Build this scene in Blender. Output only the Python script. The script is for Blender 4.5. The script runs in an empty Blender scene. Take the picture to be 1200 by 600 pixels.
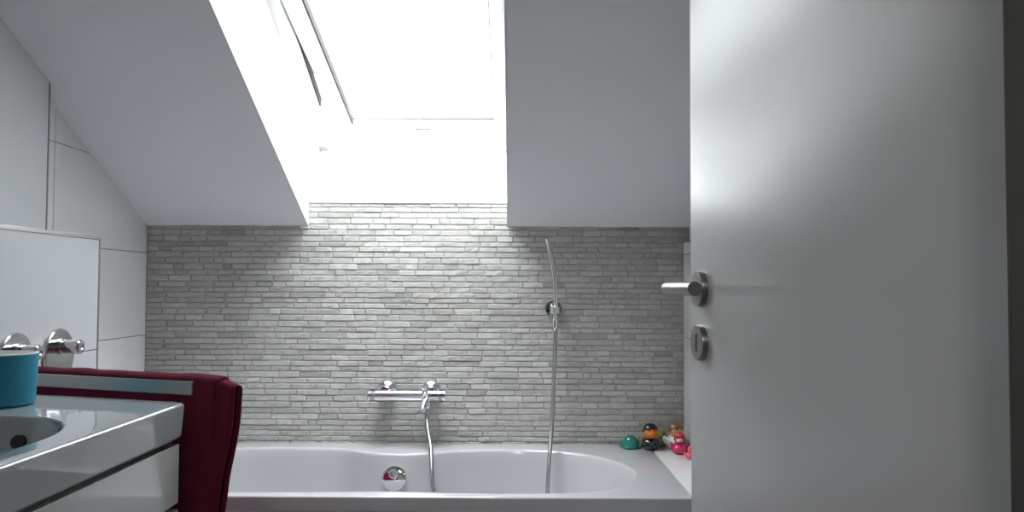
import bpy, bmesh, math, random
from mathutils import Vector, Matrix, noise
random.seed(7)
PI = math.pi
R = math.radians
sc = bpy.context.scene
col = sc.collection

# ------------------------------------------------------------------ camera
cam_d = bpy.data.cameras.new('camera')
cam_d.sensor_width = 36; cam_d.lens = 30; cam_d.clip_start = .02
cam = bpy.data.objects.new('camera', cam_d); col.objects.link(cam)
cam.matrix_world = (Matrix.Translation((0, 0, 1.07)) @ Matrix.Rotation(R(.23), 4, 'Z')
                    @ Matrix.Rotation(R(92.1), 4, 'X') @ Matrix.Rotation(R(.24), 4, 'Z'))
sc.camera = cam

# ------------------------------------------------------------------ sky
SKY = 10.0
world = bpy.data.worlds.new('overcast_sky'); sc.world = world; world.use_nodes = True
wn = world.node_tree; wn.nodes.clear()
wo = wn.nodes.new('ShaderNodeOutputWorld'); wb = wn.nodes.new('ShaderNodeBackground')
tc = wn.nodes.new('ShaderNodeTexCoord'); mp = wn.nodes.new('ShaderNodeMapping'); ns = wn.nodes.new('ShaderNodeTexNoise')
ns.inputs['Scale'].default_value = 2.2
rp = wn.nodes.new('ShaderNodeValToRGB')
rp.color_ramp.elements[0].color = (.93, .955, 1, 1); rp.color_ramp.elements[1].color = (1, .995, .985, 1)
wn.links.new(tc.outputs['Generated'], mp.inputs['Vector']); wn.links.new(mp.outputs['Vector'], ns.inputs['Vector'])
wn.links.new(ns.outputs['Fac'], rp.inputs['Fac']); wn.links.new(rp.outputs['Color'], wb.inputs['Color'])
sx = wn.nodes.new('ShaderNodeSeparateXYZ'); mr = wn.nodes.new('ShaderNodeMapRange')      # overcast sky: brighter overhead
mr.inputs['From Min'].default_value = .15; mr.inputs['From Max'].default_value = .9
mr.inputs['To Min'].default_value = SKY * .10; mr.inputs['To Max'].default_value = SKY * 1.5
wn.links.new(tc.outputs['Generated'], sx.inputs[0]); wn.links.new(sx.outputs['Z'], mr.inputs['Value'])
wn.links.new(mr.outputs['Result'], wb.inputs['Strength'])
wn.links.new(wb.outputs[0], wo.inputs[0])

# ------------------------------------------------------------------ exposure
sc.view_settings.view_transform = 'Standard'; sc.view_settings.look = 'None'
sc.view_settings.gamma = 1; sc.view_settings.use_curve_mapping = False
sc.view_settings.exposure = 0.83

# fill light added in the corridor behind the camera, and the window portal
def area(name, loc, rot, sx, sy, power, color=(1, 1, 1), portal=False):
    l = bpy.data.lights.new(name, 'AREA'); l.shape = 'RECTANGLE'; l.size = sx; l.size_y = sy; l.energy = power; l.color = color
    if portal: l.cycles.is_portal = True
    o = bpy.data.objects.new(name, l); col.objects.link(o); o.location = loc; o.rotation_euler = rot
    return o
SA = R(25.0)                                            # roof slope
def W(x, u, n):                                         # roof window frame: u up the slope, n outward
    return Vector((x, 3.02 - u * math.cos(SA) + n * math.sin(SA), 1.553 + u * math.sin(SA) + n * math.cos(SA)))
pc = W(-.363, .60, .28)
area('sky_portal', pc, (PI * 0 - SA, 0, 0), 1.1, 1.5, 1, portal=True)
area('corridor_fill_light', (-.1, -1.1, 2.24), (0, 0, 0), .3, .3, 11, (1, .97, .93))

# ------------------------------------------------------------------ materials
def mat(name, base, rough=.5, metal=0, spec=.5, coat=0, bump=None, var=None, sheen=0):
    m = bpy.data.materials.new(name); m.use_nodes = True
    nt = m.node_tree; b = nt.nodes['Principled BSDF']
    b.inputs['Base Color'].default_value = (*base, 1)
    b.inputs['Roughness'].default_value = rough; b.inputs['Metallic'].default_value = metal
    b.inputs['Specular IOR Level'].default_value = spec
    b.inputs['Coat Weight'].default_value = coat; b.inputs['Coat Roughness'].default_value = .05
    if sheen: b.inputs['Sheen Weight'].default_value = sheen; b.inputs['Sheen Roughness'].default_value = .5
    t = nt.nodes.new('ShaderNodeTexCoord')
    if var:                                              # (scale, amount)
        n = nt.nodes.new('ShaderNodeTexNoise'); n.inputs['Scale'].default_value = var[0]; n.inputs['Detail'].default_value = 6
        mx = nt.nodes.new('ShaderNodeMix'); mx.data_type = 'RGBA'
        mx.inputs[6].default_value = (*[c * (1 - var[1]) for c in base], 1)
        mx.inputs[7].default_value = (*[min(1, c * (1 + var[1])) for c in base], 1)
        nt.links.new(t.outputs['Object'], n.inputs['Vector']); nt.links.new(n.outputs['Fac'], mx.inputs[0])
        nt.links.new(mx.outputs[2], b.inputs['Base Color'])
    if bump:                                             # (scale, strength, distance)
        n = nt.nodes.new('ShaderNodeTexNoise'); n.inputs['Scale'].default_value = bump[0]; n.inputs['Detail'].default_value = 5
        bp = nt.nodes.new('ShaderNodeBump'); bp.inputs['Strength'].default_value = bump[1]; bp.inputs['Distance'].default_value = bump[2]
        nt.links.new(t.outputs['Object'], n.inputs['Vector']); nt.links.new(n.outputs['Fac'], bp.inputs['Height'])
        nt.links.new(bp.outputs['Normal'], b.inputs['Normal'])
    return m
M = {}
M['plaster'] = mat('ceiling_paint', (.83, .835, .855), .9, spec=.2, bump=(220, .12, .002))
M['reveal'] = mat('window_lining_paint', (.93, .93, .93), .6, spec=.3)
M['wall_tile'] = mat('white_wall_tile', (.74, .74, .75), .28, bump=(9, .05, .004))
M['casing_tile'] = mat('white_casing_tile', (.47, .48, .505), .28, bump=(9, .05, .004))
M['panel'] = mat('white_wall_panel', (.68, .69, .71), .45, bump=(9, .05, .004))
M['grout'] = mat('grey_grout', (.25, .25, .25), .9)
M['stone_grout'] = mat('stone_grout', (.40, .395, .38), .95)
M['floor'] = mat('grey_floor_tile', (.22, .215, .205), .4, var=(4, .12))
M['floor_grout'] = mat('floor_grout', (.15, .15, .15), .9)
M['corridor'] = mat('corridor_paint', (.66, .65, .63), .9)
M['steel'] = mat('brushed_steel', (.38, .38, .375), .32, 1, bump=(400, .05, .001))
M['satin_steel'] = mat('satin_stainless_steel', (.24, .235, .225), .34, 1)
M['chrome'] = mat('chrome', (.78, .79, .80), .06, 1)
M['dark_chrome'] = mat('dark_reflecting_chrome', (.22, .22, .225), .12, 1)
M['tap_chrome'] = mat('tap_chrome', (.50, .50, .51), .10, 1)
M['hose'] = mat('metal_hose', (.42, .42, .43), .28, 1)
M['acrylic'] = mat('white_acrylic', (.48, .48, .50), .16, coat=.4)
M['ceramic'] = mat('white_ceramic', (.37, .395, .405), .07, coat=.6)
M['cabinet'] = mat('white_gloss_lacquer', (.56, .575, .575), .13, coat=.5)
M['dark_gap'] = mat('gap_shade_and_flashing', (.05, .05, .05), .6)  # painted shade for the drawer gaps, also colours the flashing
M['door'] = mat('white_satin_door_paint', (.55, .55, .555), .225, spec=.6, bump=(60, .03, .002))
M['frame_paint'] = mat('door_frame_paint', (.075, .072, .062), .7, spec=.15)
M['window_white'] = mat('white_window_wood', (.84, .84, .84), .35)
M['latch_shade'] = mat('shaded_white_latch', (.10, .10, .10), .5)  # white latch with its grey shading put into the colour
M['gasket'] = mat('black_rubber_gasket', (.012, .012, .012), .6)
M['black'] = mat('black', (.01, .01, .01), .5)
M['teal_cup'] = mat('teal_plastic', (.010, .20, .30), .42, var=(3, .1))
M['cup_inside'] = mat('pale_grey_plastic', (.85, .85, .87), .35)
M['towel'] = mat('maroon_terry', (.15, .003, .027), .95, spec=.05, sheen=.12, bump=(700, .9, .004), var=(260, .25))
M['toy_teal'] = mat('toy_teal_rubber', (.006, .20, .155), .18, coat=.5)
M['toy_black'] = mat('toy_black_rubber', (.008, .009, .016), .14, coat=.5)
M['toy_olive'] = mat('toy_olive_rubber', (.20, .19, .03), .3, coat=.3)
M['toy_orange'] = mat('toy_orange_rubber', (.75, .21, .015), .3, coat=.3)
M['toy_yellow'] = mat('toy_yellow_rubber', (.70, .42, .05), .3, coat=.3)
M['toy_skin'] = mat('toy_peach_rubber', (.62, .33, .13), .3, coat=.3)
M['toy_brown'] = mat('toy_brown_rubber', (.22, .12, .04), .3, coat=.3)
M['toy_pink'] = mat('toy_magenta_rubber', (.62, .012, .12), .25, coat=.4)
M['toy_red'] = mat('toy_red_rubber', (.52, .03, .06), .25, coat=.4)
M['toy_coral'] = mat('toy_coral_rubber', (.85, .13, .16), .3, coat=.4)
M['toy_white'] = mat('toy_white_rubber', (.75, .75, .72), .3, coat=.3)
# stone: every stone has its own tone (attribute) plus mineral noise
def stone_mat():
    m = bpy.data.materials.new('grey_strip_stone'); m.use_nodes = True; nt = m.node_tree; b = nt.nodes['Principled BSDF']
    at = nt.nodes.new('ShaderNodeAttribute'); at.attribute_name = 'tone'
    t = nt.nodes.new('ShaderNodeTexCoord'); mp = nt.nodes.new('ShaderNodeMapping'); mp.inputs['Scale'].default_value = (1, 1, 2.4)
    n = nt.nodes.new('ShaderNodeTexNoise'); n.inputs['Scale'].default_value = 38; n.inputs['Detail'].default_value = 8; n.inputs['Roughness'].default_value = .65
    nt.links.new(t.outputs['Object'], mp.inputs['Vector']); nt.links.new(mp.outputs['Vector'], n.inputs['Vector'])
    r = nt.nodes.new('ShaderNodeValToRGB'); r.color_ramp.elements[0].position = .25; r.color_ramp.elements[1].position = .75
    r.color_ramp.elements[0].color = (.78, .77, .75, 1); r.color_ramp.elements[1].color = (1.12, 1.12, 1.12, 1)
    mx = nt.nodes.new('ShaderNodeMix'); mx.data_type = 'RGBA'; mx.blend_type = 'MULTIPLY'; mx.inputs[0].default_value = 1
    nt.links.new(n.outputs['Fac'], r.inputs['Fac']); nt.links.new(r.outputs['Color'], mx.inputs[7])
    nt.links.new(at.outputs['Color'], mx.inputs[6]); nt.links.new(mx.outputs[2], b.inputs['Base Color'])
    b.inputs['Roughness'].default_value = .8; b.inputs['Specular IOR Level'].default_value = .25
    n2 = nt.nodes.new('ShaderNodeTexNoise'); n2.inputs['Scale'].default_value = 90; n2.inputs['Detail'].default_value = 8
    bp = nt.nodes.new('ShaderNodeBump'); bp.inputs['Strength'].default_value = .35; bp.inputs['Distance'].default_value = .002
    nt.links.new(mp.outputs['Vector'], n2.inputs['Vector']); nt.links.new(n2.outputs['Fac'], bp.inputs['Height']); nt.links.new(bp.outputs['Normal'], b.inputs['Normal'])
    return m
M['stone'] = stone_mat()
def glass_mat():
    m = bpy.data.materials.new('window_glass'); m.use_nodes = True; nt = m.node_tree; nt.nodes.clear()
    o = nt.nodes.new('ShaderNodeOutputMaterial'); mx = nt.nodes.new('ShaderNodeMixShader')
    tr = nt.nodes.new('ShaderNodeBsdfTransparent'); tr.inputs[0].default_value = (.93, .95, .95, 1)
    gl = nt.nodes.new('ShaderNodeBsdfGlossy'); gl.inputs['Roughness'].default_value = .02
    mx.inputs[0].default_value = .06
    nt.links.new(tr.outputs[0], mx.inputs[1]); nt.links.new(gl.outputs[0], mx.inputs[2]); nt.links.new(mx.outputs[0], o.inputs[0])
    return m
M['glass'] = glass_mat()

# ------------------------------------------------------------------ mesh helpers
def V(*a): return Vector(a)
def obj(name, bm, m, parent=None, smooth=True, angle=35, kind=None, label=None):
    me = bpy.data.meshes.new(name)
    bmesh.ops.recalc_face_normals(bm, faces=bm.faces[:])
    if smooth:
        for f in bm.faces: f.smooth = True
    bm.to_mesh(me); bm.free()
    if smooth: me.set_sharp_from_angle(angle=R(angle))
    for k in (m if isinstance(m, (list, tuple)) else [m]): me.materials.append(M[k])
    o = bpy.data.objects.new(name, me); col.objects.link(o)
    if parent is not None:
        o.parent = parent; o.matrix_parent_inverse = Matrix.Identity(4)
    if smooth and angle <= 50:
        wm = o.modifiers.new('weighted', 'WEIGHTED_NORMAL'); wm.keep_sharp = True; wm.weight = 80
    if kind: o['kind'] = kind
    if label: o['label'] = label
    return o
def tag(o, label, cat, group=None):
    o['label'] = label; o['category'] = cat
    if group: o['group'] = group
    return o
def thing(name, label, cat, loc=(0, 0, 0), rotz=0, group=None):
    o = bpy.data.objects.new(name, None); o.empty_display_size = .05; col.objects.link(o)
    o.location = loc; o.rotation_euler = (0, 0, rotz)
    return tag(o, label, cat, group)
def bev(bm, geom_verts, w, seg=2):
    es = [e for e in {e for v in geom_verts for e in v.link_edges}]
    bmesh.ops.bevel(bm, geom=es, offset=w, segments=seg, affect='EDGES', profile=.5, clamp_overlap=True)
def add_box(bm, a, b, w=0, seg=2, mi=0):
    tmp = bmesh.new()
    a = Vector(a); b = Vector(b); c = (a + b) / 2; d = b - a
    g = bmesh.ops.create_cube(tmp, size=1)
    for v in g['verts']: v.co = Vector((c.x + v.co.x * d.x, c.y + v.co.y * d.y, c.z + v.co.z * d.z))
    if w: bev(tmp, tmp.verts[:], w, seg)
    merge(bm, tmp, mi=mi)
def merge(bm, tmp, mat=None, mi=0):
    mp = {}
    for v in tmp.verts: mp[v] = bm.verts.new(mat @ v.co if mat is not None else v.co)
    for f in tmp.faces:
        try:
            nf = bm.faces.new([mp[v] for v in f.verts]); nf.material_index = mi
        except ValueError: pass
    tmp.free()
def add_prism(bm, pts, x0, x1, mi=0):                   # polygon in the YZ plane run along X
    A = [bm.verts.new((x0, y, z)) for y, z in pts]; B = [bm.verts.new((x1, y, z)) for y, z in pts]
    fs = [bm.faces.new(A), bm.faces.new(B[::-1])]
    n = len(pts)
    for i in range(n): fs.append(bm.faces.new((A[i], B[i], B[(i + 1) % n], A[(i + 1) % n])))
    for f in fs: f.material_index = mi
def frame_of(d):
    d = d.normalized(); up = Vector((0, 0, 1)) if abs(d.z) < .9 else Vector((0, 1, 0))
    a = d.cross(up).normalized(); return a, d.cross(a).normalized()
def add_tube(bm, pts, rad, seg=16, caps=True, mi=0):
    pts = [Vector(p) for p in pts]; n = len(pts)
    rs = rad if isinstance(rad, (list, tuple)) else [rad] * n
    a, b = frame_of(pts[1] - pts[0]); rings = []; prev = None
    for i, p in enumerate(pts):
        t = (pts[min(i + 1, n - 1)] - pts[max(i - 1, 0)]).normalized()
        if prev is not None:
            q = prev.rotation_difference(t); a = q @ a; b = q @ b
        prev = t
        rings.append([bm.verts.new(p + (a * math.cos(2 * PI * k / seg) + b * math.sin(2 * PI * k / seg)) * rs[i]) for k in range(seg)])
    for i in range(n - 1):
        for k in range(seg):
            f = bm.faces.new((rings[i][k], rings[i][(k + 1) % seg], rings[i + 1][(k + 1) % seg], rings[i + 1][k])); f.material_index = mi
    if caps:
        bm.faces.new(rings[0]).material_index = mi; bm.faces.new(rings[-1][::-1]).material_index = mi
def add_lathe(bm, prof, origin, axis, seg=40, mi=0, squash=None):   # prof: (radius, distance along axis)
    origin = Vector(origin); axis = Vector(axis).normalized(); a, b = frame_of(axis); rings = []
    for r, h in prof:
        if r < 1e-6: rings.append([bm.verts.new(origin + axis * h)])
        else: rings.append([bm.verts.new(origin + axis * h + (a * math.cos(2 * PI * k / seg) + b * math.sin(2 * PI * k / seg)) * r) for k in range(seg)])
    for i in range(len(rings) - 1):
        A, B = rings[i], rings[i + 1]
        for k in range(seg):
            k2 = (k + 1) % seg
            if len(A) == 1 and len(B) == 1: continue
            if len(A) == 1: f = bm.faces.new((A[0], B[k2], B[k]))
            elif len(B) == 1: f = bm.faces.new((A[k], A[k2], B[0]))
            else: f = bm.faces.new((A[k], A[k2], B[k2], B[k]))
            f.material_index = mi
def catmull(pts, n, closed=False):
    pts = [Vector(p) for p in pts]; out = []; N = len(pts)
    rng = range(N) if closed else range(N - 1)
    for i in rng:
        if closed: p0, p1, p2, p3 = pts[i - 1], pts[i], pts[(i + 1) % N], pts[(i + 2) % N]
        else: p0, p1, p2, p3 = pts[max(i - 1, 0)], pts[i], pts[i + 1], pts[min(i + 2, N - 1)]
        for k in range(n):
            t = k / n
            out.append(.5 * ((2 * p1) + (p2 - p0) * t + (2 * p0 - 5 * p1 + 4 * p2 - p3) * t * t + (3 * p1 - p0 - 3 * p2 + p3) * t ** 3))
    if not closed: out.append(pts[-1])
    return out
def loft(bm, rings, close=True, mi=0):
    vs = [[bm.verts.new(p) for p in r] for r in rings]
    for i in range(len(vs) - 1):
        n = len(vs[i])
        for k in range(n if close else n - 1):
            bm.faces.new((vs[i][k], vs[i][(k + 1) % n], vs[i + 1][(k + 1) % n], vs[i + 1][k])).material_index = mi
    return vs
def clip_ceiling(bm, extra=.02):                        # cut a wall where the sloped ceiling meets it
    n = Vector((0, math.sin(SA), math.cos(SA)))
    bmesh.ops.bisect_plane(bm, geom=bm.verts[:] + bm.edges[:] + bm.faces[:], plane_co=Vector((0, 2.87, 1.274 + extra)), plane_no=n, clear_outer=True)

# ================================================================== THE ROOM
XL, XR, YB = -1.243, .565, 2.87
TA = math.tan(SA)
def zc(y): return 1.274 + TA * (YB - y)
# --- floor
bm = bmesh.new()
add_box(bm, (-2.2, -2.6, -.08), (1.4, 3.3, -.004), mi=1)
for i in range(-4, 5):
    for j in range(-5, 6):
        x, y = i * .45 - .1, j * .6
        if x > -2.2 and x < 1.0 and y > -2.6: add_box(bm, (x + .002, y + .002, -.006), (x + .448, min(y + .598, 3.2), 0), .0008, 1)
obj('floor', bm, ['floor', 'floor_grout'], kind='structure', smooth=False)

# --- ceiling: sloped roof underside with the window well cut through it, then flat
bm = bmesh.new()
YF = YB - (2.35 - 1.274) / TA
def slab(x0, x1, y0, y1):                               # roof slab between two y values, vertical thickness .349
    add_prism(bm, [(y0, zc(y0)), (y1, zc(y1)), (y1, zc(y1) + .349), (y0, zc(y0) + .349)], x0, x1)
slab(-1.45, -.70, YF, 3.35)
slab(-.026, .80, YF, 3.35)
# above the well: upper lining is horizontal
ytop = 1.76
add_prism(bm, [(YF, zc(YF)), (ytop, zc(ytop)), (W(0, 1.2, 0).y, W(0, 1.2, 0).z), (YF, zc(YF) + .349)], -.70, -.026)
add_box(bm, (-2.2, -2.6, 2.35), (1.4, YF, 2.70))
obj('ceiling', bm, 'plaster', kind='structure', smooth=False)
# white lining of the window well (thin boards on the slab's cut faces)
bm = bmesh.new()
t = .004
well = [(YB + .0, zc(YB)), (YB, 1.354), (3.02, 1.553), W(0, 1.2, 0).yz[:], (ytop, zc(ytop))]
add_prism(bm, well, -.702, -.698)
add_prism(bm, well, -.028, -.024)
add_prism(bm, [(ytop, zc(ytop)), (W(0, 1.2, 0).y, W(0, 1.2, 0).z), (W(0, 1.2, 0).y + .004, W(0, 1.2, 0).z), (ytop + .004, zc(ytop) - .001)], -.70, -.026)
add_prism(bm, [(YB - .001, 1.354), (3.02, 1.553), (3.12, 1.50), (3.3, 1.35), (3.3, 1.30), (YB - .001, 1.351)], -.70, -.026)
obj('trim_1', bm, 'reveal', kind='structure', smooth=False)
# dark joint where the stone stops under the lining
bm = bmesh.new(); add_box(bm, (-.698, YB - .003, 1.3505), (-.028, YB + .012, 1.3545)); obj('trim_2', bm, 'grout', kind='structure', smooth=False)

# --- back wall: core and split-stone strips, each stone with its own relief and tone
bm = bmesh.new()
add_box(bm, (-1.45, YB + .0025, -.05), (.80, 3.35, 1.276))
add_box(bm, (-.70, YB + .0025, 1.27), (-.026, 3.35, 1.3505))
tone = bm.loops.layers.float_color.new('tone')
mats_core = len(bm.faces)
for f in bm.faces: f.material_index = 1
z = .500
rr = random.Random(3)
while z < 1.352:
    h = rr.uniform(.0165, .0215)
    x = XL + .001 - rr.uniform(0, .05)
    xend = .58
    if z > 1.272: x = -.699 - rr.uniform(0, .0); xend = -.027
    top_lim = 1.3505
    while x < xend:
        L = rr.choice([rr.uniform(.028, .07), rr.uniform(.06, .13), rr.uniform(.05, .1)])
        x0, x1 = max(x, XL + .001 if z <= 1.272 else -.699), min(x + L, xend)
        if x1 - x0 < .008: x += L; continue
        g = rr.uniform(.0004, .0010)
        d = YB - .001 + rr.uniform(-.0014, .0014)
        z0, z1 = z + g, min(z + h - g, top_lim)
        if z < 1.272 and z1 > 1.275 and not (x0 > -.70 and x1 < -.026): z1 = min(z1, 1.2755)
        if z1 - z0 < .003: x += L; continue
        tn = rr.gauss(.475, .028) * (1 + .10 * noise.noise(Vector((x * 4, z * 5, 1.7))))
        if rr.random() < .09: tn *= 1.12
        if rr.random() < .09: tn *= .84
        warm = rr.uniform(-.003, .009)
        c = (tn + warm, tn, tn - warm * 1.2 - .012, 1)
        # irregular outline: subdivide the long edges
        nseg = max(2, int((x1 - x0) / .012))
        xs = [x0 + g + (x1 - x0 - 2 * g) * k / nseg for k in range(nseg + 1)]
        ins = .0016
        bot = [(xx, z0 + rr.uniform(0, .0013)) for xx in xs]; tp = [(xx, z1 - rr.uniform(0, .0013)) for xx in xs]
        if rr.random() < .5: bot[0] = (bot[0][0] + rr.uniform(0, .002), bot[0][1] + .001)
        if rr.random() < .5: tp[-1] = (tp[-1][0] - rr.uniform(0, .003), tp[-1][1] - .001)
        outer = bot + tp[::-1]
        cxz = ((x0 + x1) / 2, (z0 + z1) / 2)
        back = [bm.verts.new((px, YB + .008, pz)) for px, pz in outer]
        mid = [bm.verts.new((px, d + .0013, pz)) for px, pz in outer]
        fr = []
        for px, pz in outer:
            qx = px + (ins if px < x0 + .004 else (-ins if px > x1 - .004 else 0)); qz = pz + (ins if pz < cxz[1] else -ins)
            fr.append(bm.verts.new((qx, d + rr.uniform(-.0008, .0008), qz)))
        nf = []; no = len(outer)
        for k in range(no):
            k2 = (k + 1) % no
            nf.append(bm.faces.new((back[k], back[k2], mid[k2], mid[k]))); nf.append(bm.faces.new((mid[k], mid[k2], fr[k2], fr[k])))
        hn = nseg + 1
        for k in range(nseg):
            nf.append(bm.faces.new((fr[k], fr[k + 1], fr[no - 2 - k], fr[no - 1 - k])))
        for f in nf:
            for l in f.loops: l[tone] = c
        x += L
    z += h
obj('wall_back', bm, ['stone', 'stone_grout'], kind='structure', smooth=False)

# --- tiled faces
def tiles(bm, axis, face, sgn, us, vs, th=.008, gap=.0012, ulim=None, vlim=None):
    """tiles on a plane; axis 'x' or 'y' is the plane's normal axis, face its coordinate, sgn the side it looks to"""
    for i in range(len(us) - 1):
        for j in range(len(vs) - 1):
            u0, u1, v0, v1 = us[i] + gap, us[i + 1] - gap, vs[j] + gap, vs[j + 1] - gap
            if axis == 'x': add_box(bm, (min(face, face - sgn * th), u0, v0), (max(face, face - sgn * th), u1, v1), .0009, 1)
            elif axis == 'y': add_box(bm, (u0, min(face, face - sgn * th), v0), (u1, max(face, face - sgn * th), v1), .0009, 1)
            else: add_box(bm, (u0, v0, min(face, face - sgn * th)), (u1, v1, max(face, face - sgn * th)), .0009, 1)
ROWS = [.0, .085, .36, .635, .905, 1.181, 1.457, 1.733, 2.009, 2.285, 2.5]
bm = bmesh.new()
add_box(bm, (-1.45, .55, -.05), (XL - .003, 3.0, 2.6), mi=1)
tiles(bm, 'x', XL, 1, [.56, 1.085, 1.685, 2.285, 2.885], ROWS)
clip_ceiling(bm, .03)
obj('wall_left', bm, ['wall_tile', 'grout'], kind='structure', smooth=False)
# boxed-out upper panel
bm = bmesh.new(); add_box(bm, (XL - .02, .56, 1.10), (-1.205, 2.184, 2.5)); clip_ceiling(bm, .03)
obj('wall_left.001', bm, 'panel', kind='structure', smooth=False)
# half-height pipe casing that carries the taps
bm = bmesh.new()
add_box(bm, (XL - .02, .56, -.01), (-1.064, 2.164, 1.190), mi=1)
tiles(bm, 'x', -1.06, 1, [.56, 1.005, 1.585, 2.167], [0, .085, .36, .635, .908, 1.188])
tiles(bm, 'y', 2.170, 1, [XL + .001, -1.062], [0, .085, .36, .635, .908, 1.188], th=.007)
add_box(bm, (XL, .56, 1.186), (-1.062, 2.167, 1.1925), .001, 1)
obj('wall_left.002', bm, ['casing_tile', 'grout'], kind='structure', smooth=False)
for k, (a, b) in enumerate([((-1.066, .56, 1.186), (-1.0575, 2.1725, 1.1955)), ((-1.064, 2.165, 0), (-1.0585, 2.172, 1.19)), ((-1.209, 2.179, 1.1925), (-1.2035, 2.1855, zc(2.184)))]):
    bm = bmesh.new(); add_box(bm, a, b, .001, 2); obj('trim_%d' % (3 + k), bm, 'steel' if k < 2 else 'grout', kind='structure')

# --- right wall: tiled to about 1.2 m, painted above
bm = bmesh.new()
add_box(bm, (.5835, .56, -.05), (.80, 3.35, 2.6), mi=2)
add_box(bm, (XR + .003, .56, -.05), (.584, YB, 1.2205), mi=1)
tiles(bm, 'x', XR, -1, [.56, 1.07, 1.67, 2.27, 2.87], [0, .085, .36, .635, .905, 1.181, 1.222])
clip_ceiling(bm, .03)
obj('wall_right', bm, ['wall_tile', 'grout', 'plaster'], kind='structure', smooth=False)
bm = bmesh.new(); add_box(bm, (XR - .002, .56, 1.222), (.584, YB - .004, 1.2275), .0008, 1)
obj('trim_6', bm, 'steel', kind='structure', smooth=False)

# --- front wall with the doorway, corridor beyond
bm = bmesh.new()
DX0, DX1, DZ = -.42, .311, 2.02
add_box(bm, (-2.2, .40, -.05), (DX0 - .02, .56, 2.36)); add_box(bm, (DX1 + .045, .40, -.05), (1.4, .56, 2.36)); add_box(bm, (DX0 - .03, .40, DZ + .02), (DX1 + .05, .56, 2.36))
obj('wall_front', bm, 'plaster', kind='structure', smooth=False)
bm = bmesh.new(); add_box(bm, (-2.3, -2.6, -.05), (-2.15, .45, 2.4)); obj('wall_corridor_left', bm, 'corridor', kind='structure', smooth=False)
bm = bmesh.new(); add_box(bm, (1.3, -2.6, -.05), (1.45, .45, 2.4)); obj('wall_corridor_right', bm, 'corridor', kind='structure', smooth=False)
bm = bmesh.new(); add_box(bm, (-2.3, -2.7, -.05), (1.45, -2.55, 2.4)); obj('wall_corridor_rear', bm, 'corridor', kind='structure', smooth=False)
# door lining with casings
bm = bmesh.new()
for (x0, x1) in ((DX0 - .02, DX0), (DX1 + .022, DX1 + .045)):
    add_box(bm, (x0, .385, 0), (x1, .575, DZ), .002, 2)
add_box(bm, (DX0 - .02, .385, DZ), (DX1 + .045, .575, DZ + .022), .002, 2)
add_box(bm, (DX1 + .0235, .572, 0), (DX1 + .048, .584, DZ + .08), .003, 2)
add_box(bm, (DX0 - .09, .572, 0), (DX0 - .001, .588, DZ + .08), .004, 2)
add_box(bm, (DX0 - .09, .572, DZ + .001), (DX1 + .10, .588, DZ + .08), .004, 2)
obj('trim_7', bm, 'frame_paint', kind='structure')

# ================================================================== ROOF WINDOW
win = bpy.data.objects.new('window_1', None); col.objects.link(win); win['kind'] = 'structure'
XA, XB = -.70, -.026
def wbox(bm, x0, x1, u0, u1, n0, n1, f=W, w=.003):
    tmp = bmesh.new(); g = bmesh.ops.create_cube(tmp, size=1)
    for v in g['verts']: v.co = Vector((x0 + (v.co.x + .5) * (x1 - x0), u0 + (v.co.y + .5) * (u1 - u0), n0 + (v.co.z + .5) * (n1 - n0)))
    if w: bev(tmp, tmp.verts[:], w, 2)
    for v in tmp.verts: v.co = f(v.co.x, v.co.y, v.co.z)
    merge(bm, tmp)
bm = bmesh.new()
for a in ((XA - .05, XA + .042, -.03, 1.23), (XB - .012, XB + .05, -.03, 1.23)):
    wbox(bm, a[0], a[1], a[2], a[3], .0, .085)
wbox(bm, XA - .05, XB + .05, -.05, .03, .0, .07); wbox(bm, XA - .05, XB + .05, 1.17, 1.23, 0, .085)
obj('window_frame', bm, 'window_white', win)
bm = bmesh.new()                                         # rubber seal in the frame's rebate
wbox(bm, XA + .042, XA + .047, .22, 1.17, .030, .060, w=0); wbox(bm, XB - .0145, XB - .012, .03, 1.17, .04, .055, w=0)
obj('frame_seal', bm, 'gasket', win)
bm = bmesh.new(); wbox(bm, -1.0, XA - .049, -.1, 1.3, .0, .03); wbox(bm, XB + .049, .3, -.1, 1.3, 0, .03); wbox(bm, -1.0, .3, -.35, -.049, -.03, .03); wbox(bm, -1, .3, 1.229, 1.6, -.0, .03)
obj('flashing', bm, 'dark_gap', win)
# the sash, tilted open about its middle
PU, PN, DE = .55, .03, R(9.5)
def S(x, r, n):                                          # r measured from the pivot down the sash is negative
    return W(x, PU + r * math.cos(DE) + n * math.sin(DE), PN - r * math.sin(DE) + n * math.cos(DE))
GL, GR, GB, GT = -.599, -.079, -.578, .50
sash = bpy.data.objects.new('sash', None); col.objects.link(sash); sash.parent = win
bm = bmesh.new()
wbox(bm, -.650, GL, GB - .06, GT + .06, .0, .05, S); wbox(bm, GR, -.044, GB - .06, GT + .06, 0, .05, S)
wbox(bm, -.655, -.044, GB - .06, GB, .0, .05, S); wbox(bm, -.655, -.044, GT, GT + .06, 0, .05, S)
wbox(bm, -.652, -.636, GB - .065, GT + .065, -.006, .006, S, .002)
obj('sash_frame', bm, 'window_white', sash)
bm = bmesh.new()
wbox(bm, GL - .001, GL + .0055, GB, GT, .004, .03, S, 0); wbox(bm, GR - .001, GR + .0012, GB, GT, -.001, .03, S, 0)
wbox(bm, GL, GR, GB - .0012, GB + .0010, .024, .030, S, 0); wbox(bm, GL, GR, GB - .0025, GB - .001, -.001, .006, S, 0)
obj('glass_seal', bm, 'gasket', sash)
bm = bmesh.new(); wbox(bm, GL - .003, GR + .003, GB - .003, GT + .003, .028, .032, S, 0)
obj('window_pane', bm, 'glass', sash, smooth=False)
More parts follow.
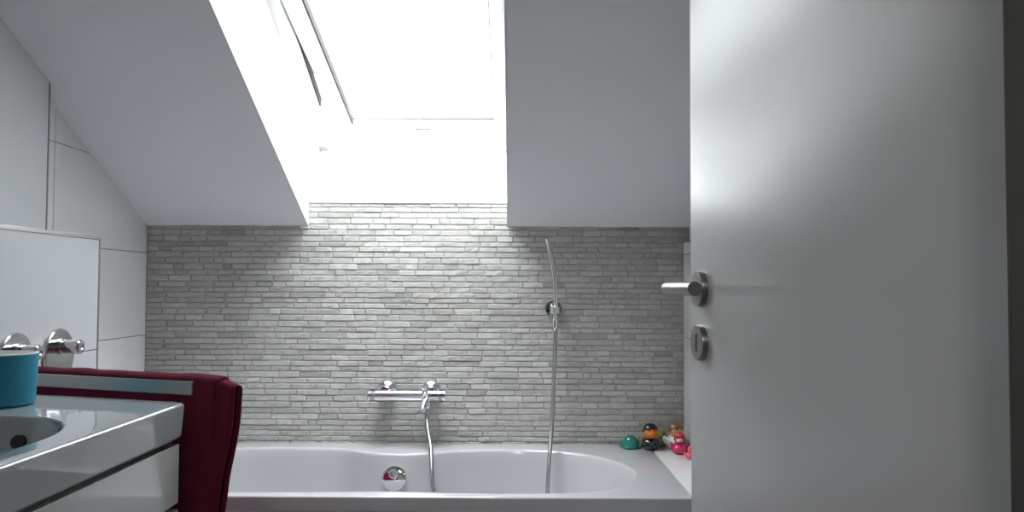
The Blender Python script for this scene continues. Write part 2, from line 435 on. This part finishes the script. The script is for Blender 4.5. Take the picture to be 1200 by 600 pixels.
bm = bmesh.new(); wbox(bm, -.372, -.312, GB - .052, GB - .026, -.014, .004, S, .004); wbox(bm, -.360, -.324, GB - .046, GB - .032, -.020, -.01, S, .003)
obj('latch', bm, 'latch_shade', sash)

# ================================================================== BATHTUB
RZ = .55
tub = thing('bathtub', 'white acrylic bathtub set along the stone strip wall under the roof window', 'bathtub', (-.4, 2.49, 0))
TO = Vector((-.4, 2.49, 0))
inner = [(-1.10, 2.48), (-1.075, 2.62), (-1.0, 2.72), (-.836, 2.772), (-.68, 2.776), (-.559, 2.765), (-.485, 2.722), (-.422, 2.688), (-.35, 2.678), (-.281, 2.694), (-.19, 2.735), (-.118, 2.752),
         (0, 2.763), (.101, 2.752), (.19, 2.712), (.262, 2.645), (.320, 2.545), (.343, 2.43), (.325, 2.33), (.270, 2.25), (.18, 2.195), (.05, 2.175), (-.15, 2.178), (-.33, 2.19), (-.55, 2.178), (-.8, 2.18), (-.98, 2.215), (-1.07, 2.33)]
loop = [p.xy for p in catmull([(x, y, 0) for x, y in inner], 5, True)]
cx, cy = -.37, 2.465
def ring(ins, z): return [Vector((cx + (p.x - cx) * (1 - ins / .72), cy + (p.y - cy) * (1 - ins / .29), z)) - TO for p in loop]
bm = bmesh.new()
rings = [ring(-.004, RZ), ring(0, RZ - .0005), ring(.004, RZ - .003), ring(.007, RZ - .008), ring(.012, RZ - .03), ring(.030, .42), ring(.055, .30), ring(.085, .20), ring(.125, .15), ring(.17, .132), ring(.22, .128)]
vs = loft(bm, rings)
bm.faces.new(vs[-1])
# flat rim between the outline and the outer rectangle
x0, x1, y0, y1 = XL + .002, .441, 2.135, YB - .006
oc = []
def edge(a, b, n): return [Vector((a[0] + (b[0] - a[0]) * k / n, a[1] + (b[1] - a[1]) * k / n, 0)) for k in range(n)]
rect = edge((x0, 2.50), (x0, y1), 8) + edge((x0, y1), (x1, y1), 40) + edge((x1, y1), (x1, y0), 16) + edge((x1, y0), (x0, y0), 40) + edge((x0, y0), (x0, 2.50), 8)
def rectv(z, o=0):
    return [bm.verts.new(Vector((min(max(p.x, x0 + o), x1 - o), min(max(p.y, y0 + o), y1 - o), z)) - TO) for p in rect]
r0 = rectv(RZ, .005); r1 = rectv(RZ - .0015, .0015); r2 = rectv(RZ - .005, 0); r3 = rectv(RZ - .036, 0); r4 = rectv(RZ - .036, .03)
for A, B in ((r0, r1), (r1, r2), (r2, r3), (r3, r4)):
    for k in range(len(A)): bm.faces.new((A[k], A[(k + 1) % len(A)], B[(k + 1) % len(A)], B[k]))
es = []
for A in (r0, vs[0]):
    for k in range(len(A)):
        e = bm.edges.get((A[k], A[(k + 1) % len(A)])); es.append(e)
bmesh.ops.triangle_fill(bm, use_beauty=True, edges=es)
obj('shell', bm, 'acrylic', tub, angle=50)
# overflow knob on the inner back face
oc = Vector((-.371, 2.6585, .478)) - TO
ax = Vector((0, -1, .22)).normalized()
bm = bmesh.new()
add_lathe(bm, [(0, .014), (.030, .014), (.0375, .011), (.039, .006), (.039, -.03), (0, -.03)], oc, ax)
ov = obj('overflow_knob', bm, 'chrome', tub, label='round chrome overflow knob')
bm = bmesh.new()
add_lathe(bm, [(0, .030), (.011, .030), (.014, .026), (.014, .012), (0, .012)], oc + Vector((0, 0, .014)), ax, 24)
obj('knob_grip', bm, 'chrome', ov)
bm = bmesh.new()
dc = Vector((-.371, 2.44, .128)) - TO
add_lathe(bm, [(0, .012), (.022, .011), (.032, .006), (.034, -.004), (0, -.004)], dc, (0, 0, 1))
obj('drain_plug', bm, 'chrome', tub)
# tiled tub front and tiled shelf at the tub's end
bm = bmesh.new()
add_box(bm, (XL + .001, 2.158, 0), (XR - .001, 2.19, RZ - .038), mi=1)
tiles(bm, 'y', 2.15, -1, [XL + .001, -.865, -.555, .045, XR - .002], [0, .25, RZ - .039])
add_box(bm, (.443, 2.158, 0), (XR - .001, YB - .006, RZ - .009), mi=1)
tiles(bm, 'z', RZ - .001, 1, [.4435, XR - .001], [2.136, 2.50, YB - .006])
add_box(bm, (.4435, 2.136, RZ - .036), (XR - .001, 2.158, RZ - .003), .001, 1)
obj('wall_tub_surround', bm, ['wall_tile', 'grout'], kind='structure', smooth=False)

# ================================================================== BATH MIXER + HAND SHOWER
MX = Vector((-.353, YB - .003, .715))
mx = thing('bath_mixer', 'chrome thermostatic bath mixer bar on the stone strip wall above the tub', 'mixer tap', MX)
def L(*p): return Vector(p)
bm = bmesh.new()
add_tube(bm, [(-.104, -.062, 0), (.104, -.062, 0)], .0185, 32)
obj('mixer_body', bm, 'chrome', mx)
for s in (-1, 1):
    bm = bmesh.new(); x = s * .074
    add_lathe(bm, [(0, .003), (.012, .003), (.012, .002), (.034, .0), (.034, .010), (.030, .016), (.020, .022), (.0165, .030), (.0165, .055), (0, .055)], (x, 0.0, .010), (0, -1, 0))
    obj('wall_rosette', bm, 'chrome', mx)
for s in (-1, 1):
    bm = bmesh.new()
    add_lathe(bm, [(0, .024), (.014, .024), (.018, .021), (.018, .003), (.0165, .001), (.0165, -.004), (0, -.004)], (s * .104, -.062, 0), (s, 0, 0), 32)
    for k in range(18):
        a = 2 * PI * k / 18
        add_box(bm, (s * .112 - .006, -.062 + .0178 * math.cos(a) - .0012, .0178 * math.sin(a) - .0012), (s * .112 + .006, -.062 + .0178 * math.cos(a) + .0012, .0178 * math.sin(a) + .0012))
    obj('control_knob', bm, 'chrome', mx)
bm = bmesh.new()                                          # tub spout
add_tube(bm, [(.066, -.070, -.004), (.063, -.085, -.016), (.058, -.100, -.030), (.056, -.108, -.040)], [.013, .012, .011, .0105], 20)
obj('spout', bm, 'chrome', mx)
bm = bmesh.new()
add_lathe(bm, [(0, .018), (.008, .018), (.011, .015), (.011, .0), (0, 0)], (.061, -.078, .004), (0, -.6, 1), 20)
obj('diverter', bm, 'chrome', mx)
bm = bmesh.new(); add_lathe(bm, [(0, -.042), (.008, -.042), (.010, -.038), (.0115, -.018), (.0115, -.010), (0, -.01)], (.066, -.062, 0), (0, 0, 1), 20)
obj('hose_nut', bm, 'chrome', mx)

HB = Vector((.128, YB - .003, .995))
hold = thing('shower_holder', 'round chrome wall holder gripping the hand shower on the stone wall', 'shower holder', HB)
bm = bmesh.new(); add_lathe(bm, [(0, .003), (.026, .003), (.027, .006), (.024, .011), (.014, .014), (.010, .018), (.010, .040), (0, .040)], (0, 0, .004), (0, -1, 0)); obj('wall_rosette', bm, 'dark_chrome', hold)
bm = bmesh.new()
rg = [(.0135, -.013), (.0165, -.011), (.0165, .011), (.0135, .013), (.0118, .011), (.0118, -.011)]
add_lathe(bm, rg + [rg[0]], (.003, -.052, 0), (0, .05, 1), 28)
obj('holder_ring', bm, 'chrome', hold)

hs = thing('hand_shower', 'slim curved chrome hand shower standing in the wall holder', 'hand shower', HB + Vector((.003, -.052, 0)))
bm = bmesh.new()
path = catmull([(.001, 0, -.030), (.002, 0, .02), (.000, -.004, .09), (-.009, -.012, .15), (-.022, -.026, .205), (-.031, -.040, .235)], 6)
add_tube(bm, path, [.0078 - .0016 * k / len(path) for k in range(len(path))], 20)
obj('handle', bm, 'chrome', hs)
bm = bmesh.new(); add_lathe(bm, [(0, -.03), (.009, -.03), (.0105, -.034), (.0095, -.052), (.0075, -.058), (0, -.058)], (.001, 0, 0), (0, 0, 1), 20); obj('cone_nut', bm, 'chrome', hs)
bm = bmesh.new(); add_lathe(bm, [(0, .002), (.005, .0015), (.0066, 0), (0, 0)], path[-1], (-.4, -.5, .77), 20); obj('spray_face', bm, 'satin_steel', hs)

# the hose: mixer -> tub -> holder, with fine metal winding
p0 = MX + Vector((.066, -.062, -.04)); p1 = HB + Vector((.004, -.052, -.055))
hp = catmull([p0, (-.2835, 2.778, .625), (-.262, 2.690, .562), (-.2545, 2.640, .505), (-.243, 2.605, .44), (-.222, 2.56, .32), (-.18, 2.49, .18), (-.10, 2.46, .142), (.0, 2.46, .142), (.075, 2.53, .22), (.095, 2.61, .36), (.105, 2.665, .50), (.119, 2.745, .64), (.128, 2.80, .80), p1 + Vector((0, 0, -.06)), p1], 44)
bm = bmesh.new()
add_tube(bm, hp, [.0062 + (.0007 if k % 2 else 0) for k in range(len(hp))], 12)
tag(obj('shower_hose', bm, 'hose', angle=60), 'grey metal shower hose looping from the bath mixer through the tub up to the holder', 'shower hose')

# ================================================================== WASHBASIN AND VANITY
BZ = .858
basin = thing('washbasin', 'white glossy ceramic washbasin with a raised slab edge on the vanity at the left', 'washbasin', (-.83, 1.1, BZ))
BO = Vector((-.83, 1.1, BZ))
def yend(x): return 1.567 + (-.595 - x) * .30
oc = [(-.597, .60), (-1.055, .60), (-1.055, yend(-1.055)), (-.60, yend(-.60))]
def rounded(pts, rad, n=8):
    out = []
    for i, p in enumerate(pts):
        p = Vector(p); a = Vector(pts[i - 1]) - p; b = Vector(pts[(i + 1) % len(pts)]) - p
        r = rad[i]
        A = p + a.normalized() * r; B = p + b.normalized() * r
        for k in range(n + 1):
            t = k / n; out.append(A * (1 - t) ** 2 + p * 2 * t * (1 - t) + B * t * t)
    return out
outer = rounded(oc, [.012, .004, .004, .018])
bowl_c = [(-.654, .78), (-.97, .78), (-.985, 1.10), (-.96, 1.40), (-.86, 1.405), (-.775, 1.388), (-.712, 1.342), (-.672, 1.272), (-.652, 1.19), (-.652, 1.09)]
bl = [p.xy for p in catmull([(x, y, 0) for x, y in bowl_c], 7, True)]
bcx, bcy = -.815, 1.10
def bring(s, z): return [Vector((bcx + (p.x - bcx) * (1 - s / .16), bcy + (p.y - bcy) * (1 - s / .30), z)) - Vector((BO.x, BO.y, 0)) for p in bl]
def cen(z, o):
    c = Vector((-.826, 1.1)); out = []
    for p in outer:
        d = p - c; q = Vector((p.x - math.copysign(min(o, abs(d.x)), d.x), p.y - math.copysign(min(o, abs(d.y)), d.y))); out.append(bm.verts.new((q.x - BO.x, q.y - BO.y, z)))
    return out
bm = bmesh.new()
b = loft(bm, [bring(-.003, 0), bring(0, -.0008), bring(.003, -.004), bring(.006, -.010), bring(.014, -.04), bring(.028, -.08), bring(.05, -.108), bring(.085, -.122), bring(.12, -.126)])
bm.faces.new(b[-1])
o0 = cen(0, .006); o1 = cen(-.0015, .0022); o2 = cen(-.006, 0); o3 = cen(-.058, .003); o4 = cen(-.066, .010); o5 = cen(-.066, .03)
for A, B in ((o0, o1), (o1, o2), (o2, o3), (o3, o4), (o4, o5)):
    for k in range(len(A)): bm.faces.new((A[k], A[(k + 1) % len(A)], B[(k + 1) % len(A)], B[k]))
es = []
for A in (o0, b[0]):
    for k in range(len(A)): es.append(bm.edges.get((A[k], A[(k + 1) % len(A)])))
bmesh.ops.triangle_fill(bm, use_beauty=True, edges=es)
obj('bowl', bm, 'ceramic', basin, angle=50)
bm = bmesh.new()
ohc = Vector((-.797, 1.3755, .819)) - BO
add_lathe(bm, [(0, .001), (.0135, .001), (.0135, -.012), (0, -.012)], ohc, Vector((-.23, -1, .3)), 24)
for v in bm.verts: v.co.x = ohc.x + (v.co.x - ohc.x) * 1.0; v.co.z = ohc.z + (v.co.z - ohc.z) * .8
obj('overflow_hole', bm, 'black', basin, label='dark oval overflow hole')
bm = bmesh.new(); add_lathe(bm, [(0, .004), (.024, .003), (.030, -.002), (0, -.002)], Vector((-.82, 1.1, .732)) - BO, (0, 0, 1)); obj('drain', bm, 'chrome', basin)

van = thing('vanity_cabinet', 'white gloss vanity cabinet with drawers under the washbasin', 'cabinet', (-.83, 1.1, .25))
VO = Vector((-.83, 1.1, .25))
def vb(bm, a, b, w=.0015): add_box(bm, Vector(a) - VO, Vector(b) - VO, w, 2)
bm = bmesh.new(); [vb(bm, a, b) for a, b in (((-1.05, .625, .25), (-.632, .643, .786)), ((-1.05, 1.517, .25), (-.632, 1.535, .786)), ((-1.05, .643, .25), (-.632, 1.517, .268)), ((-1.05, .643, .268), (-1.035, 1.517, .786)))]; obj('carcass', bm, 'cabinet', van)
bm = bmesh.new(); vb(bm, (-.634, .630, .26), (-.626, 1.528, .79), 0); obj('shadow_gap', bm, 'dark_gap', van)  # dark sheet behind the drawer fronts, standing in for shade in the gaps
for (z0, z1) in ((.679, .785), (.475, .668), (.262, .465)):
    bm = bmesh.new(); vb(bm, (-.630, .622, z0), (-.606, 1.552, z1), .0018)
    dr = obj('drawer', bm, 'cabinet', van)

# towel rail: flat steel bar on the basin's end, and the round bar behind it that carries the towel
e = Vector((-.598, 1.588, .880)); f = Vector((-1.055, 1.588 + .457 * .365, .880)); dr_ = (f - e).normalized(); nr = Vector((-dr_.y, dr_.x, 0))
if nr.y < 0: nr = -nr
rail = thing('towel_rail', 'flat brushed steel towel rail behind the end of the washbasin', 'towel rail', e)
bm = bmesh.new(); tmp = bmesh.new(); add_box(tmp, (0, -.003, -.0125), ((f - e).length, .003, .0125), .0012, 2)
mrot = Matrix(((dr_.x, nr.x, 0, 0), (dr_.y, nr.y, 0, 0), (0, 0, 1, 0), (0, 0, 0, 1)))
merge(bm, tmp, mrot); obj('flat_bar', bm, 'steel', rail)
OFF = .052
bm = bmesh.new(); add_tube(bm, [nr * OFF + dr_ * .010 + V(0, 0, .002), nr * OFF + dr_ * ((f - e).length) + V(0, 0, .002)], .008, 16); obj('round_bar', bm, 'steel', rail)
bm = bmesh.new(); add_tube(bm, [V(0, 0, 0) + dr_ * .06 + nr * .002, nr * OFF + dr_ * .06 + V(0, 0, .002)], .005, 12); obj('bracket', bm, 'steel', rail)
bm = bmesh.new(); add_tube(bm, [dr_ * .44 + nr * .002, nr * OFF + dr_ * .44 + V(0, 0, .002)], .005, 12); obj('bracket', bm, 'steel', rail)

# towel draped over the round bar
def towel():
    T = thing('towel', 'maroon terry towel hanging over the rail beside the washbasin', 'towel', e + nr * OFF)
    def sheet(s0, s1, rr_, front, back, seed, taper, name, lift=0, th=.008):
        bm = bmesh.new(); rows = []
        prof = []
        for k in range(26): prof.append((-1, -front + k * front / 26.0))
        for k in range(13): prof.append((0, k / 12))
        for k in range(1, 27): prof.append((1, -k * back / 26.0))
        NS = 46
        for i in range(NS + 1):
            s = i / NS; x = s0 + (s1 - s0) * s; row = []
            for kind, v in prof:
                if kind == 0:
                    a = PI * v; oy = -math.cos(a) * rr_; oz = math.sin(a) * rr_ * 1.0
                else: oy = kind * rr_; oz = v
                w = 0 if kind == 0 else min(1, -v / .15)
                n = noise.noise(Vector((x * 9 + seed, oz * 2.2, kind * 3))) * .012 * w + noise.noise(Vector((x * 30 + seed, oz * 9, kind))) * .002
                # hem end droops and tapers in as it falls
                xx = x + taper * (1 - s) * (w * (-oz) / front)
                droop = -.020 * max(0, 1 - (x + .085) / .075) ** 2 if x < 0 else 0
                ed = math.exp(-((s) / .05) ** 2) * .006 * w
                p = dr_ * xx + nr * (oy + n + (-.004 * w if kind == -1 else 0) - ed * kind) + V(0, 0, oz + .002 + droop + lift + noise.noise(Vector((x * 14, 3 + seed, 0))) * .0025)
                row.append(bm.verts.new(p))
            rows.append(row)
        for i in range(NS):
            for k in range(len(prof) - 1): bm.faces.new((rows[i][k], rows[i][k + 1], rows[i + 1][k + 1], rows[i + 1][k]))
        o = obj(name, bm, 'towel', T, angle=180)
        so = o.modifiers.new('thick', 'SOLIDIFY'); so.thickness = th; so.offset = 1
        return o
    sheet(-.030, .455, .019, .62, .45, 2, .06, 'front_fold', 0, .007)
    sheet(-.062, .40, .0095, .50, .60, 8, .07, 'inner_fold', -.002, .004)
    return T
towel()

# ================================================================== TAPS, CUP
def tap(y, label):
    T = thing('wall_tap', label, 'tap', (-1.06, y, .908), group='chrome wall taps above the washbasin')
    bm = bmesh.new(); add_lathe(bm, [(0, .001), (.060, .001), (.0625, .002), (.0625, .0065), (.0605, .0085), (.056, .0088), (.03, .0089), (0, .009)], (0, 0, 0), (1, 0, 0), 48); obj('wall_rosette', bm, 'tap_chrome', T)
    bm = bmesh.new(); add_lathe(bm, [(0, .0), (.0185, .0), (.0185, .008), (.0162, .011), (.0162, .046), (0, .046)], (.006, 0, .020), (1, 0, 0), 32); obj('tap_body', bm, 'tap_chrome', T)
    bm = bmesh.new(); add_lathe(bm, [(0, -.030), (.0145, -.030), (.0158, -.028), (.0158, -.010), (.0145, -.008), (.0145, -.005), (.0172, -.003), (.0172, .010), (.0145, .0135), (.006, .0145), (.004, .0125), (0, .0125)], (.043, 0, .020), (1, 0, 0), 36)
    obj('turning_knob', bm, 'tap_chrome', T)
tap(1.978, 'chrome wall tap farther along the tiled casing, nearer the towel end')
tap(1.806, 'chrome wall tap partly hidden behind the teal cup')

cup = thing('cup', 'round teal plastic cup standing on the washbasin rim', 'cup', (-.917, 1.512, BZ))
bm = bmesh.new(); add_lathe(bm, [(0, .0005), (.058, .0005), (.062, .004), (.0655, .080), (.0655, .0905), (.0625, .0905)], (0, 0, 0), (0, 0, 1), 64); obj('cup_wall', bm, 'teal_cup', cup)
bm = bmesh.new(); add_lathe(bm, [(.0652, .0900), (.0655, .0922), (.0625, .0925), (.061, .090), (.058, .02), (0, .012)], (0, 0, 0), (0, 0, 1), 64); obj('inner_liner', bm, 'cup_inside', cup, label='pale grey inside and rim of the cup')

# ================================================================== DOOR (open, free edge away from the camera)
TH = R(8.0)
fd = Vector((.277, 1.27, 0)); dd = Vector((math.sin(TH), -math.cos(TH), 0)); dn = Vector((-math.cos(TH), -math.sin(TH), 0))
door = bpy.data.objects.new('door_1', None); col.objects.link(door); door['kind'] = 'structure'
door.matrix_world = Matrix(((dd.x, -dn.x, 0, fd.x), (dd.y, -dn.y, 0, fd.y), (0, 0, 1, 0), (0, 0, 0, 1)))
# local axes: x toward the hinge, y into the leaf, z up
bm = bmesh.new(); add_box(bm, (-.0485, 0, .008), (.672, .040, 1.93), .0018, 3); obj('door_leaf', bm, 'door', door)
bm = bmesh.new()
for z in (.25, 1.65): add_tube(bm, [(.676, .022, z), (.676, .022, z + .09)], .0065, 16)
obj('hinge', bm, 'steel', door)
bm = bmesh.new(); add_box(bm, (-.0495, .010, .93), (-.0483, .030, 1.13), .0003, 1); obj('latch_plate', bm, 'steel', door)
dh = bpy.data.objects.new('door_handle', None); col.objects.link(dh); dh.parent = door; dh.location = (0, 0, 1.069)
bm = bmesh.new(); add_lathe(bm, [(0, .0), (.0265, .0), (.0265, .0065), (.0255, .0085), (.012, .009), (0, .009)], (0, 0, 0), (0, -1, 0), 48); obj('rosette', bm, 'satin_steel', dh)
bm = bmesh.new()
bend = [(0, -.006, 0), (0, -.040, 0)] + [(.010 - .010 * math.cos(a), -.045 - .010 * math.sin(a), 0) for a in [k * PI / 12 for k in range(1, 6)]] + [(.018, -.0560, 0), (.125, -.0560, 0)]
add_tube(bm, bend, .0098, 28); obj('lever', bm, 'satin_steel', dh)
ek = bpy.data.objects.new('keyhole_escutcheon', None); col.objects.link(ek); ek.parent = door; ek.location = (0, 0, .989)
bm = bmesh.new(); add_lathe(bm, [(0, 0), (.0265, 0), (.0265, .0065), (.0255, .0085), (0, .009)], (0, 0, 0), (0, -1, 0), 48); obj('rosette', bm, 'satin_steel', ek)
bm = bmesh.new(); add_box(bm, (-.0022, -.0096, -.013), (.0022, -.0080, .013), .0004, 1); obj('keyhole', bm, 'black', ek)

# ================================================================== BATH TOYS on the tiled shelf
def blob(bm, c, r, seg=20, rings=14, fn=None, mi=0):
    c = Vector(c); tmp = bmesh.new(); bmesh.ops.create_uvsphere(tmp, u_segments=seg, v_segments=rings, radius=1)
    for v in tmp.verts:
        p = Vector((v.co.x * r[0], v.co.y * r[1], v.co.z * r[2]))
        if fn: p = fn(p, v.co)
        v.co = c + p
    merge(bm, tmp, mi=mi)
def flat_bottom(p, q): return Vector((p.x, p.y, max(p.z, -abs(.55 * p.z) if q.z < -.55 else p.z)))
def duck(loc, rz, s, body, head, beak, cap=None, wing=None, label='', belly=None):
    T = thing('rubber_duck', label, 'rubber duck', loc, rz, 'bath toys in the corner of the tub shelf')
    def bf(p, q):                                        # body: flat base, tail swept up at the back (+y)
        z = max(p.z, -.016 * s * 1.05)
        if q.y > .3: z += (q.y - .3) ** 2 * .028 * s; p.x *= 1 - .45 * (q.y - .3)
        return Vector((p.x, p.y, z))
    bm = bmesh.new(); blob(bm, (0, 0, .0168 * s), (.027 * s, .030 * s, .021 * s), fn=bf); obj('body', bm, body, T, angle=180)
    bm = bmesh.new(); blob(bm, (0, -.006 * s, .050 * s), (.0195 * s, .0185 * s, .0195 * s)); add_tube(bm, [(0, -.004 * s, .028 * s), (0, -.005 * s, .044 * s)], [.014 * s, .013 * s], 16)
    hd = obj('head', bm, head, T, angle=180)
    bm = bmesh.new()
    for k, (zz, ry, th) in enumerate(((.0475, .0125, .0032), (.0435, .0105, .003))):
        blob(bm, (0, -.024 * s, zz * s), (.0115 * s, ry * s, th * s), 16, 8, fn=lambda p, q: Vector((p.x * (1 - .25 * max(0, -q.y)), p.y, p.z + .002 * s * max(0, -q.y))))
    obj('beak', bm, beak, hd, angle=180)
    for sx in (-1, 1):
        bm = bmesh.new(); blob(bm, (sx * .0075 * s, -.0215 * s, .057 * s), (.0026 * s, .0026 * s, .0035 * s), 10, 8); obj('eye', bm, 'toy_black', hd, angle=180)
    if cap:
        bm = bmesh.new(); blob(bm, (0, -.003 * s, .0545 * s), (.0212 * s, .0202 * s, .0190 * s), fn=lambda p, q: Vector((p.x, p.y, max(p.z, .002 * s if q.y < -.35 else -.016 * s)))); obj('hair', bm, cap, hd, angle=180)
    for sx in (-1, 1):
        bm = bmesh.new(); blob(bm, (sx * .0255 * s, .004 * s, .022 * s), (.005 * s, .017 * s, .011 * s), 14, 10, fn=lambda p, q: Vector((p.x + sx * .004 * s * max(0, q.y), p.y, p.z + .006 * s * max(0, q.y)))); obj('wing', bm, wing or body, T, angle=180)
    return T
DZK = RZ - .001
# teal toy seen from behind: domed shell with a low brim, head and tail
T = thing('bath_toy_turtle', 'small glossy teal domed bath toy at the left end of the row of toys', 'bath toy', (.376, 2.79, RZ), .4, 'bath toys in the corner of the tub shelf')
bm = bmesh.new(); add_lathe(bm, [(0, 0), (.027, 0), (.0295, .003), (.0285, .007), (.0265, .010), (.0255, .018), (.0225, .028), (.017, .036), (.009, .041), (0, .0425)], (0, 0, 0), (0, 0, 1), 32); obj('shell', bm, 'toy_teal', T, angle=180)
bm = bmesh.new(); blob(bm, (-.006, .031, .012), (.010, .012, .009)); obj('head', bm, 'toy_teal', T, angle=180)
for sx in (-1, 1):
    for sy in (-1, 1):
        bm = bmesh.new(); blob(bm, (sx * .021, sy * .019, .0052), (.009, .008, .005)); obj('foot', bm, 'toy_teal', T, angle=180)
duck((.437, 2.775, DZK), .05, 1.16, 'toy_black', 'toy_orange', 'toy_orange', cap='toy_black', wing='toy_olive', label='rubber duck with black body, black hair and a bright orange face and beak')
duck((.478, 2.825, DZK), .9, .80, 'toy_olive', 'toy_olive', 'toy_olive', wing='toy_olive', label='dull olive rubber duck tucked behind the black one')
duck((.522, 2.79, DZK), .3, 1.18, 'toy_white', 'toy_skin', 'toy_yellow', cap='toy_brown', wing='toy_white', label='rubber duck with a brown cap and white wing at the back of the corner')
duck((.520, 2.705, DZK), -.25, 1.0, 'toy_pink', 'toy_red', 'toy_white', wing='toy_pink', label='magenta rubber duck with a red head and white beak near the tiled wall')
duck((.537, 2.622, DZK), .2, .60, 'toy_coral', 'toy_coral', 'toy_orange', wing='toy_coral', label='smallest rubber duck, coral pink, in front of the magenta one')

# ================================================================== unseen corridor lamp behind the camera, added for the fill light
lamp = thing('added_ceiling_lamp', 'flat white square ceiling lamp added for fill light in the unseen corridor', 'lamp', (-.1, -1.1, 2.35))
bm = bmesh.new(); add_box(bm, (-.18, -.18, -.06), (.18, .18, -.0005), .01, 3); obj('added_lamp_body', bm, 'corridor', lamp)
